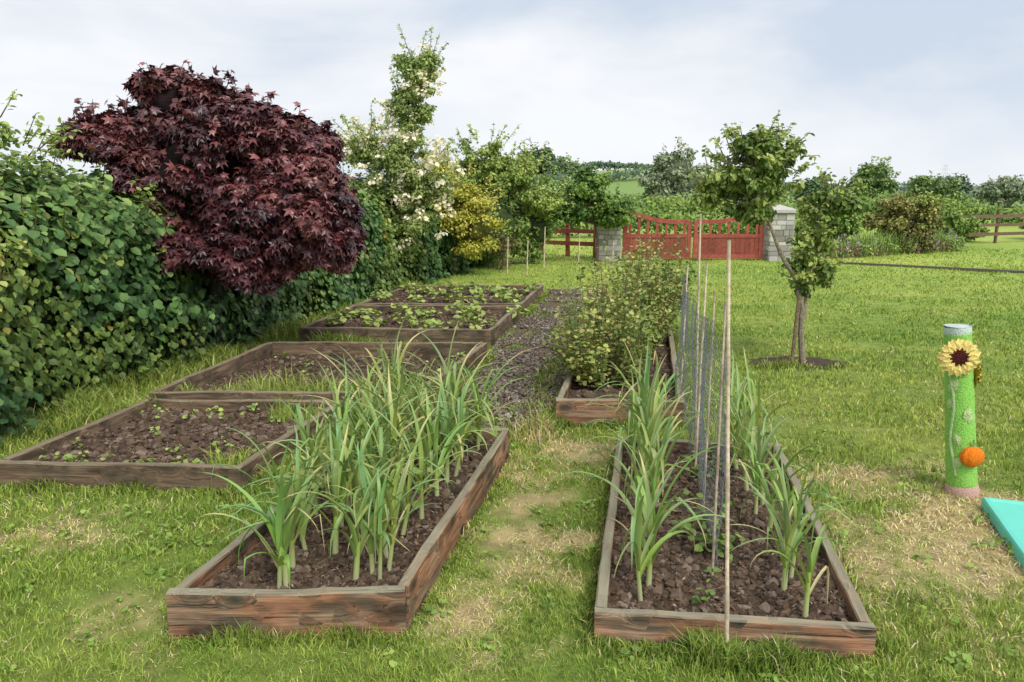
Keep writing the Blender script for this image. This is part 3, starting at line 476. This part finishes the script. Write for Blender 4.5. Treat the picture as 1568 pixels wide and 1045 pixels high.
for (x0, y0, H) in [(-.1, 15.4, .75), (.3, 15.2, .7), (.7, 16.5, .9), (1.5, 17.0, .7), (2.2, 16.5, .6)]: cane('garden_cane', (x0, y0, 0), (x0 + .02, y0, H), .012)
# ---------------------------------------------------------------- gate, pillars, fences
RED = A(.36, .09, .065)
e = empty('garden_gate'); gy0 = 18.3
def topz(u): return .93 + .27 * (1 - min(1, u / .75)) ** 1.7
for leaf, (xa, xb) in (('left', (2.68, 4.33)), ('right', (6.08, 4.39))):
    g = Geo(); sg = 1 if xb > xa else -1; W = abs(xb - xa)
    def bx(x0, x1, y0, y1, z0, z1, c=RED): g.add(boxv(min(x0, x1), max(x0, x1), y0, y1, z0, z1), BOXF, c * rs.uniform(.8, 1.15))
    bx(xa, xa + sg * .1, gy0 - .035, gy0 + .035, .04, topz(0) + .04); bx(xb, xb - sg * .09, gy0 - .035, gy0 + .035, .04, topz(1) + .02)
    bx(xa + sg * .1, xb - sg * .09, gy0 - .03, gy0 + .03, .55, .64); bx(xa + sg * .1, xb - sg * .09, gy0 - .03, gy0 + .03, .05, .15)
    for k in range(13):
        x0 = xa + sg * (.102 + k * (W - .2) / 13); bx(x0, x0 + sg * (W - .2) / 13 * .93, gy0 - .015, gy0 + .01, .15, .55, RED * .8)
    for k in range(7):
        u = .1 + k * .8 / 6; x0 = xa + sg * W * u; bx(x0 - .03, x0 + .03, gy0 - .015, gy0 + .015, .64, topz(u) - .03)
    for k in range(14):
        u0 = .06 + k * .89 / 14; u1 = .06 + (k + 1) * .89 / 14; x0, x1 = xa + sg * W * u0, xa + sg * W * u1; z0, z1 = topz(u0), topz(u1)
        V = A((x0, gy0 - .03, z0 - .05), (x1, gy0 - .03, z1 - .05), (x1, gy0 + .03, z1 - .05), (x0, gy0 + .03, z0 - .05), (x0, gy0 - .03, z0 + .05), (x1, gy0 - .03, z1 + .05), (x1, gy0 + .03, z1 + .05), (x0, gy0 + .03, z0 + .05)); g.add(V, BOXF, RED * rs.uniform(.9, 1.1))
    g.build(leaf + '_leaf', [M_paint], False, e)
def stone_pillar(x0, w, h):
    e = empty('stone_pillar'); g = Geo(); g.add(boxv(x0 + .015, x0 + w - .015, gy0 - w / 2 + .015, gy0 + w / 2 - .015, 0, h), BOXF, A(.3, .29, .27)); z = 0
    while z < h - .02:
        rh = min(rs.uniform(.09, .15), h - z)
        for face in range(4):
            s = 0
            while s < w - .01:
                bw = min(rs.uniform(.1, .26), w - s); bw = w - s if w - s - bw < .07 else bw; d = rs.uniform(.002, .02); p0, p1 = s + .006, s + bw - .006; c = A(.46, .45, .42) * rs.uniform(.55, 1.3) * A(1, rs.uniform(.93, 1.02), rs.uniform(.88, 1.05))
                if face == 0: B = boxv(x0 + p0, x0 + p1, gy0 - w / 2 - d, gy0 - w / 2 + .02, z + .006, z + rh - .006)
                elif face == 1: B = boxv(x0 + p0, x0 + p1, gy0 + w / 2 - .02, gy0 + w / 2 + d, z + .006, z + rh - .006)
                elif face == 2: B = boxv(x0 - d, x0 + .02, gy0 - w / 2 + p0, gy0 - w / 2 + p1, z + .006, z + rh - .006)
                else: B = boxv(x0 + w - .02, x0 + w + d, gy0 - w / 2 + p0, gy0 - w / 2 + p1, z + .006, z + rh - .006)
                g.add(B, BOXF, c); s += bw
        z += rh
    g.build('stonework', [M_stone], False, e); g = Geo(); o = .06
    B = boxv(x0 - o, x0 + w + o, gy0 - w / 2 - o, gy0 + w / 2 + o, h + .002, h + .07); g.add(B, BOXF, A(.5, .48, .45)); c = A(x0 + w / 2, gy0, h + .19)
    g.add(np.r_[B[4:8] + A(0, 0, .001), [c]], [(0, 1, 4), (1, 2, 4), (2, 3, 4), (3, 0, 4)], A(.5, .48, .45)); g.build('cap', [M_stone], False, e)
stone_pillar(2.06, .54, .95); stone_pillar(6.15, .55, 1.15)
def fence(name, x0, y0, x1, y1, n, h, rails, col, pw=.09):
    e = empty(name); g = Geo(); p, q = A(x0, y0), A(x1, y1); d = nrm(q - p); a = math.atan2(d[1], d[0])
    for k in range(n + 1):
        c = p + (q - p) * k / n; V = boxv(-pw / 2, pw / 2, -pw / 2, pw / 2, -.05, h + .06 * (k % 2)); R = np.array([[math.cos(a), -math.sin(a), 0], [math.sin(a), math.cos(a), 0], [0, 0, 1]]); g.add(V @ R.T + A(c[0], c[1], 0), BOXF, col * rs.uniform(.8, 1.2))
    g.build('posts', [M_paint], False, e); g = Geo(); L_ = np.linalg.norm(q - p)
    for z in rails:
        for k in range(n):
            V = boxv(k * L_ / n + .004, (k + 1) * L_ / n - .004, -pw / 2 - .035, -pw / 2 - .003, z - .05 + rs.normal(0, .008), z + .05); g.add(V @ R.T + A(x0, y0, 0), BOXF, col * rs.uniform(.8, 1.2))
    g.build('rails', [M_paint], False, e)
fence('timber_fence', .1, 20.2, 2.1, 19.0, 3, .85, (.35, .66), A(.26, .07, .05)); fence('timber_fence', 13.8, 23.6, 24, 27.5, 6, 1.0, (.3, .58, .86), A(.2, .12, .09), .07)
g = Geo(); g.add(A((7.6, 17.35, 0), (13.5, 13.4, 0), (13.5, 13.62, 0), (7.6, 17.5, 0), (7.6, 17.35, .05), (13.5, 13.4, .05), (13.5, 13.62, .05), (7.6, 17.5, .05)), BOXF, A(.12, .1, .08)); g.build('lawn_edging', [M_stone])
# ---------------------------------------------------------------- flower border on the right
g = Geo(); xx = rs.uniform(7.6, 12.6, 2600); t = (xx - 7.6) / 5; yy = 18.6 + t * 2.6 + rs.uniform(0, .8, 2600); P = np.c_[xx, yy]; blades(g, np.c_[P, xx * 0], rs.uniform(.2, .7, 2600) * np.clip(1 + .4 * nz(P, .5, 91), .3, 1.6), np.full(2600, .03), palcol([(.18, .3, .08), (.32, .45, .11), (.45, .55, .2)], 2600), .35)
for k in range(60):
    x0 = rs.uniform(7.6, 12.6); y0 = 18.4 + (x0 - 7.6) / 5 * 2.6 + rs.uniform(0, .5); leafball(g, A(x0, y0, rs.uniform(.1, .3)), A(.25, .22, .2), 60, .06, [GR_M, GR_L, GR_G, [(.16, .05, .05), (.3, .12, .12), (.4, .2, .2)]][rs.randint(4)], mat=0)
for k in range(22):
    x0 = rs.choice([rs.normal(11.6, .3), rs.normal(8.2, .4), rs.normal(10.9, .2)]); y0 = 18.4 + (x0 - 7.6) / 5 * 2.6; leafball(g, A(x0, y0, rs.uniform(.3, .6)), A(.04, .04, .07), 6, .045, [(.3, .1, .35), (.45, .25, .55), (.7, .6, .7)], mat=0)
g.build('flower_border', [M_leaf])
# ---------------------------------------------------------------- shrubs and trees behind
def bgtree(name, Y, cx, cz, rx, rz, n, ls, pal):
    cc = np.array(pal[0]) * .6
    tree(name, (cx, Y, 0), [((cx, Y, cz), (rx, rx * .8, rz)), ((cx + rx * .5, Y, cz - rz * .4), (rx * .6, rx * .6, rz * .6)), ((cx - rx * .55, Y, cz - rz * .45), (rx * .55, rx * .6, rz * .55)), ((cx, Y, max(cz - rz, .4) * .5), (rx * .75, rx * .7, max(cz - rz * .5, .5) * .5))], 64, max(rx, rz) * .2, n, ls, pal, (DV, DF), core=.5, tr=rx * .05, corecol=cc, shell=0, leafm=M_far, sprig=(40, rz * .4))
REDL = [(.13, .13, .05), (.22, .25, .07), (.34, .27, .1), (.27, .37, .09)]
HAZED = lambda p, k: [tuple(np.array(c) * (1 - k) + np.array((.33, .38, .4)) * k) for c in p]  # distance haze painted into the leaf colours as a grey-blue mix
for nm, Y, cx, cz, rx, rz, n, ls, pal in [
 ('rose_shrub', 20.5, 10.6, 1.1, .95, .55, 3000, .09, REDL), ('garden_shrub', 20, 8.3, .95, .8, .6, 3000, .09, GR_M), ('garden_shrub', 23, 13.2, .7, .8, .4, 2000, .1, GR_M), ('garden_shrub', 25, 14.8, .45, .7, .3, 1500, .1, GR_L),
 ('garden_shrub', 26, 18.5, .7, 1.0, .4, 2000, .1, REDL), ('garden_shrub', 29, 22, .8, 1.3, .55, 2000, .12, GR_M), ('garden_shrub', 22, 7.2, .8, .7, .5, 1800, .09, GR_M),
 ('willow_tree', 58, 12.2, 3.0, 2.3, 2.1, 7000, .26, HAZED(GR_G, .1)), ('willow_tree', 62, 15.6, 2.2, 2.2, 1.4, 4000, .26, HAZED(GR_G, .1)),
 ('ash_tree', 52, 24.4, 2.5, 1.6, 1.3, 3600, .22, HAZED(GR_M, .1)), ('ash_tree', 60, 33, 1.8, 1.9, 1.1, 3000, .24, HAZED(GR_M, .1)), ('ash_tree', 70, 45, 1.8, 2.2, 1.0, 2600, .26, HAZED(GR_G, .1)), ('ash_tree', 52, 20.8, 1.7, 1.3, .8, 2600, .22, HAZED(GR_D, .1)),
 ('oak_tree', 130, 4.4, 6.0, 3.4, 2.8, 5000, .6, HAZED(GR_D, .15)), ('oak_tree', 140, 10.0, 5.0, 3.0, 2.6, 5000, .6, HAZED(GR_M, .2)), ('oak_tree', 120, -1.0, 3.0, 4, 2.4, 4000, .6, HAZED(GR_D, .2)), ('oak_tree', 160, 90, 2.8, 6, 1.6, 2600, .7, HAZED(GR_D, .25)), ('oak_tree', 160, 110, 2.8, 7, 2.0, 2600, .7, HAZED(GR_M, .25)),
 ('oak_tree', 165, 28, 5.6, 2.0, 1.2, 1500, .6, HAZED(GR_M, .3)), ('ash_tree', 45, -2.4, 2.2, 1.8, 1.6, 3600, .2, GR_M), ('ash_tree', 42, 2.4, 1.5, 1.5, .8, 3000, .18, HAZED(GR_M, .1))]:
    bgtree(nm, Y, cx, cz, rx, rz, n, ls, pal)
def hedgerow(name, pts, h, w, n, ls, pal):
    g = Geo(); P = np.array(pts, float); sg = np.r_[0, np.cumsum(np.linalg.norm(np.diff(P, axis=0), axis=1))]; s = rs.uniform(0, sg[-1], n); b = np.c_[np.interp(s, sg, P[:, 0]), np.interp(s, sg, P[:, 1])]
    H = h * (1 + .45 * nz(np.c_[s, s * 0], 1 / (h * 5), 33)); zz = H * np.sqrt(rs.rand(n)) ; off = np.c_[rs.normal(0, w * .35, n), rs.normal(0, w * .35, n)]
    zb = np.where(b[:, 1] > 60, hill(b[:, 0], b[:, 1]), 0); nn = rs.randn(n, 3) * .5 + A(0, -.6, .6); V, F = inst(DV, DF, np.c_[b + off, zz * rs.uniform(.75, 1.05, n) + zb], frames(nn, rs.randn(n, 3)), ls * rs.uniform(.6, 1.3, n)); cl = np.clip(.45 + .4 * nz(np.c_[b, zz], 1 / (h * 2), 35), 0, 1)
    g.add(V, F, np.repeat(palcol(pal, n, cl), 4, 0)); g.build(name, [M_far])
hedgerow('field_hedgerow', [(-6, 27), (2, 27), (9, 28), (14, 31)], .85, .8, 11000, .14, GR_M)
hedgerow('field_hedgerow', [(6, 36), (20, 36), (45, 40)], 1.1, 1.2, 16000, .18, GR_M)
hedgerow('field_hedgerow', [(-20, 70), (10, 75), (40, 74), (90, 80)], 1.1, 2, 14000, .32, HAZED(GR_M, .1))
hedgerow('field_hedgerow', [(-60, 120), (0, 118), (60, 125), (160, 130)], 1.5, 3, 14000, .5, HAZED(GR_D, .2))
hedgerow('field_hedgerow', [(2, 146), (20, 148), (42, 146)], 1.2, 1.5, 4000, .5, HAZED(GR_D, .2))
hedgerow('distant_treeline', [(-200, 300), (0, 300), (200, 290), (400, 320)], 3.6, 8, 20000, 1.2, HAZED(GR_D, .45))
# ---------------------------------------------------------------- knitted garden post
def knitmat():
    m, nt, N, L = newmat('knitted_wool'); o = N('ShaderNodeOutputMaterial'); a = N('ShaderNodeAttribute'); a.attribute_name = 'Col'; p = N('ShaderNodeBsdfPrincipled'); p.inputs['Roughness'].default_value = .9; p.inputs['Specular IOR Level'].default_value = .15
    tc = N('ShaderNodeTexCoord'); w = N('ShaderNodeTexVoronoi'); w.inputs['Scale'].default_value = 130; mp = N('ShaderNodeMapping'); mp.inputs['Scale'].default_value = (1, 1, .8); L(tc.outputs['Object'], mp.inputs[0]); L(mp.outputs[0], w.inputs['Vector'])
    r = N('ShaderNodeMapRange'); r.inputs[1].default_value = 0; r.inputs[2].default_value = .7; r.inputs[3].default_value = 1.1; r.inputs[4].default_value = .72; L(w.outputs['Distance'], r.inputs[0])
    v = N('ShaderNodeVectorMath'); v.operation = 'SCALE'; L(a.outputs['Color'], v.inputs[0]); L(r.outputs[0], v.inputs['Scale']); L(v.outputs[0], p.inputs['Base Color'])
    b = N('ShaderNodeBump'); b.invert = True; b.inputs['Strength'].default_value = .7; b.inputs['Distance'].default_value = .004; L(w.outputs['Distance'], b.inputs['Height']); L(b.outputs[0], p.inputs['Normal']); L(p.outputs[0], o.inputs[0]); return m
M_knit = knitmat(); e = empty('knitted_garden_post', (2.58, 4.05, 0))
b0 = A(0, 0, 0.); b1 = A(-.12, .03, .96); axd = b1 - b0
def ax_(k): return b0 + axd * k
g = Geo(); ks = np.linspace(.05, 1, 40); V, F = tube([ax_(k) for k in ks], [.079 - .012 * k + .0016 * (i % 2) for i, k in enumerate(ks)], 32); kk = np.repeat(ks, 32)[:, None]; c = np.tile(A(.33, .68, .13), (len(V), 1)) * rs.uniform(.93, 1.07, (len(V), 1)); c = np.where(kk > .97, A(.72, .82, .78), c); g.add(V, F, c)
V, F = tube([ax_(1.0), ax_(1.0) + A(0, 0, .006), ax_(1.0), ax_(.93)], [.067, .058, .052, .05], 32); g.add(V, F, A(.6, .7, .65))
V, F = tube([ax_(.0) - A(0, 0, .02), ax_(.02), ax_(.055)], [.086, .09, .08], 24); g.add(V, F, A(.68, .45, .38)); g.build('knitted_sleeve', [M_knit], True, e)
def onpost(k, ang, out=.0):
    r = .079 - .012 * k + out; d = nrm(A(math.sin(ang), -math.cos(ang), 0)); return ax_(k) + d * r, d
def appl(g, c, d, pts, col, puff=.008):
    rgt = nrm(np.cross(A(0, 0, 1.), d)); u = np.cross(d, rgt); P = [c + d * puff] + [c + rgt * a + u * b for a, b in pts]; g.add(P, fan(P), col)
def flower(g, c, d, R, npet, pc, cc, cr):
    rgt = nrm(np.cross(A(0, 0, 1.), d)); u = np.cross(d, rgt)
    for lay in (0, 1):
        for k in range(npet):
            a = (k + .5 * lay) * 2 * pi / npet + rs.normal(0, .05); dr = rgt * math.cos(a) + u * math.sin(a); s_ = np.cross(d, dr); L_ = R * rs.uniform(.9, 1.08); z0 = d * (.004 + .006 * lay)
            P = A(c + dr * L_ * .6 + z0 + d * .012, c + z0 * 2, c + dr * L_ * .45 + s_ * R * .22 + z0, c + dr * L_ * .8 + s_ * R * .17 + z0 + d * .008, c + dr * L_ + z0 - d * .006, c + dr * L_ * .8 - s_ * R * .17 + z0 + d * .008, c + dr * L_ * .45 - s_ * R * .22 + z0); g.add(P, fan(P), np.array(pc) * rs.uniform(.85, 1.1))
    n = 90; rr = cr * np.sqrt(np.arange(n) / n); an = np.arange(n) * 2.39996; C = c + rgt * (rr * np.cos(an))[:, None] + u * (rr * np.sin(an))[:, None] + d * (.012 + .012 * (1 - (rr / cr) ** 2))[:, None]
    V, F = inst(IV, IF, C, np.tile(np.eye(3), (n, 1, 1)), np.full(n, cr * .14)); g.add(V, F, np.repeat(np.array(cc) * rs.uniform(.7, 1.5, (n, 1)), 12, 0))
g = Geo(); p, d = onpost(.835, -.5, .012); flower(g, p, nrm(d + A(.2, -.3, .1)), .108, 13, (.95, .74, .24), (.09, .02, .015), .05)
p, d = onpost(.72, 1.35, .006); flower(g, p, d, .07, 10, (.9, .65, .12), (.85, .55, .08), .02); g.build('sunflower', [M_knit], False, e)
g = Geo()
for k, an, s in ((.66, -.9, 1), (.5, .0, 1.), (.34, -.75, .8), (.2, -.8, .9), (.55, -1.2, .8), (.47, .25, .7)):
    p, d = onpost(k, an, .003); t_ = rs.uniform(-.5, .5); pts_ = [(0, -.045), (.024, -.02), (.026, .01), (0, .05), (-.024, .012), (-.022, -.018)]; pts_ = [(s * (a * math.cos(t_) - b * math.sin(t_)), s * (a * math.sin(t_) + b * math.cos(t_))) for a, b in pts_]; appl(g, p, d, pts_, A(.55, .7, .3))
ks = np.linspace(.12, .78, 16); V, F = tube([onpost(k, -1.05 + .15 * math.sin(k * 14), .005)[0] for k in ks], .008, 7); g.add(V, F, A(.45, .62, .3)); g.build('knitted_leaves', [M_knit], False, e)
g = Geo(); p, d = onpost(.25, .12, .014); n1, n2 = 40, 14; u_, v_ = np.meshgrid(np.linspace(0, 2 * pi, n1, endpoint=False), np.linspace(.02, pi - .02, n2)); rb = 1 - .1 * np.abs(np.cos(u_ * 4)) ** 3; S3 = np.stack([np.cos(u_) * np.sin(v_) * rb * .066, np.sin(u_) * np.sin(v_) * rb * .04, np.cos(v_) * .06], -1).reshape(-1, 3)
I = np.arange(n1 * n2).reshape(n2, n1); J = np.roll(I, -1, 1); g.add(p + S3, np.stack([I[:-1], I[1:], J[1:], J[:-1]], -1).reshape(-1, 4), A(.95, .24, .02)); V, F = tube([p + A(0, 0, .05), p + A(.008, 0, .075), p + A(-.004, 0, .095)], [.01, .007, .006], 7); g.add(V, F, A(.3, .5, .12)); g.build('pumpkin', [M_knit], True, e)
g = Geo(); Q = A((2.30, 3.05), (2.98, 2.86), (3.24, 3.62), (2.56, 3.84)); c = Q.mean(0)
lv = [(Q, 0.), (Q, .05), (c + (Q - c) * .985, .06), (c + (Q - c) * .93, .062), (c + (Q - c) * .91, .052)]; V = np.concatenate([np.c_[q_, np.full(4, z_)] for q_, z_ in lv]); F = []
for i in range(4):
    for j in range(4): F.append((i * 4 + j, i * 4 + (j + 1) % 4, i * 4 + 4 + (j + 1) % 4, i * 4 + 4 + j))
F.append((16, 17, 18, 19)); g.add(V, F, A(.13, .6, .48)); g.build('sandpit_lid', [noisymat('turquoise_plastic', .45, 6, .06, .15, 30)])
g = Geo(); X0, Y0, Hp = 225., 400., 14.; PC = A(.55, .58, .6)
for sx in (-1, 1):
    for sy in (-1, 1):
        V, F = tube([(X0 + sx * 2, Y0 + sy * 2, 0), (X0 + sx * .4, Y0 + sy * .4, Hp)], .06, 4); g.add(V, F, PC)
for z_, w_ in ((Hp * .7, 4), (Hp * .85, 3.2), (Hp, 2.)):
    V, F = tube([(X0 - w_, Y0, z_), (X0 + w_, Y0, z_)], .07, 4); g.add(V, F, PC)
for k in range(6):
    z0 = k * Hp / 6; z1 = (k + 1) * Hp / 6; a_ = 2 - 1.6 * k / 6; b_ = 2 - 1.6 * (k + 1) / 6; V, F = tube([(X0 - a_, Y0 - a_, z0), (X0 + b_, Y0 - b_, z1)], .05, 4); g.add(V, F, PC)
g.build('electricity_pylon', [M_stone])
# ---------------------------------------------------------------- world and sun
sc = bpy.context.scene; w = bpy.data.worlds.new('World'); sc.world = w; w.use_nodes = True; nt = w.node_tree; nt.nodes.clear(); N = nt.nodes.new; L = nt.links.new
SEL, SAZ = math.radians(50), math.radians(150)
o = N('ShaderNodeOutputWorld'); bg = N('ShaderNodeBackground'); bg.inputs[1].default_value = .1; sk = N('ShaderNodeTexSky'); sk.sky_type = 'NISHITA'; sk.sun_disc = False; sk.sun_elevation = SEL; sk.sun_rotation = SAZ
tc = N('ShaderNodeTexCoord'); mp = N('ShaderNodeMapping'); mp.inputs['Scale'].default_value = (1, 1, 2.8); mp.inputs['Location'].default_value = (1.7, .9, 2.6); L(tc.outputs['Generated'], mp.inputs[0])
n1 = N('ShaderNodeTexNoise'); n1.inputs['Scale'].default_value = 2.4; n1.inputs['Detail'].default_value = 5; n1.inputs['Roughness'].default_value = .5; n1.inputs['Distortion'].default_value = .25; L(mp.outputs[0], n1.inputs['Vector'])
cr = N('ShaderNodeValToRGB'); el = cr.color_ramp.elements; el[0].position = .36; el[0].color = (.6, .68, .79, 1); el[1].position = .62; el[1].color = (.92, .925, .95, 1); q = el.new(.49); q.color = (.77, .81, .87, 1); L(n1.outputs[0], cr.inputs[0])
sx = N('ShaderNodeSeparateXYZ'); L(tc.outputs['Generated'], sx.inputs[0]); hz = N('ShaderNodeMapRange'); hz.inputs[1].default_value = 0; hz.inputs[2].default_value = .14; hz.inputs[3].default_value = .6; hz.inputs[4].default_value = 0; L(sx.outputs[2], hz.inputs[0])
mh = N('ShaderNodeMix'); mh.data_type = 'RGBA'; L(hz.outputs[0], mh.inputs[0]); L(cr.outputs[0], mh.inputs[6]); mh.inputs[7].default_value = (.88, .91, .96, 1)
v = N('ShaderNodeVectorMath'); v.operation = 'SCALE'; v.inputs['Scale'].default_value = 10.9; L(mh.outputs[2], v.inputs[0])
mx = N('ShaderNodeMix'); mx.data_type = 'RGBA'; mx.inputs[0].default_value = .93; L(sk.outputs[0], mx.inputs[6]); L(v.outputs[0], mx.inputs[7]); L(mx.outputs[2], bg.inputs[0]); L(bg.outputs[0], o.inputs[0])
sd = bpy.data.lights.new('sun', 'SUN'); sd.energy = 2.8; sd.angle = math.radians(28); sd.color = (1, .95, .87); so = bpy.data.objects.new('sun', sd); sc.collection.objects.link(so)
dv = Vector((math.sin(SAZ) * math.cos(SEL), math.cos(SAZ) * math.cos(SEL), math.sin(SEL))); so.rotation_euler = dv.to_track_quat('Z', 'Y').to_euler(); so.location = (5, -8, 10)
cd = bpy.data.cameras.new('camera'); cd.sensor_width = 36; cd.lens = 26.4; cd.clip_end = 3000; cd.clip_start = .05; co = bpy.data.objects.new('camera', cd); sc.collection.objects.link(co); co.location = (0, 0, 1.7); co.rotation_euler = (math.radians(90 - 11.43), 0, 0); sc.camera = co
sc.view_settings.view_transform = 'Standard'; sc.view_settings.look = 'None'; sc.view_settings.exposure = 0
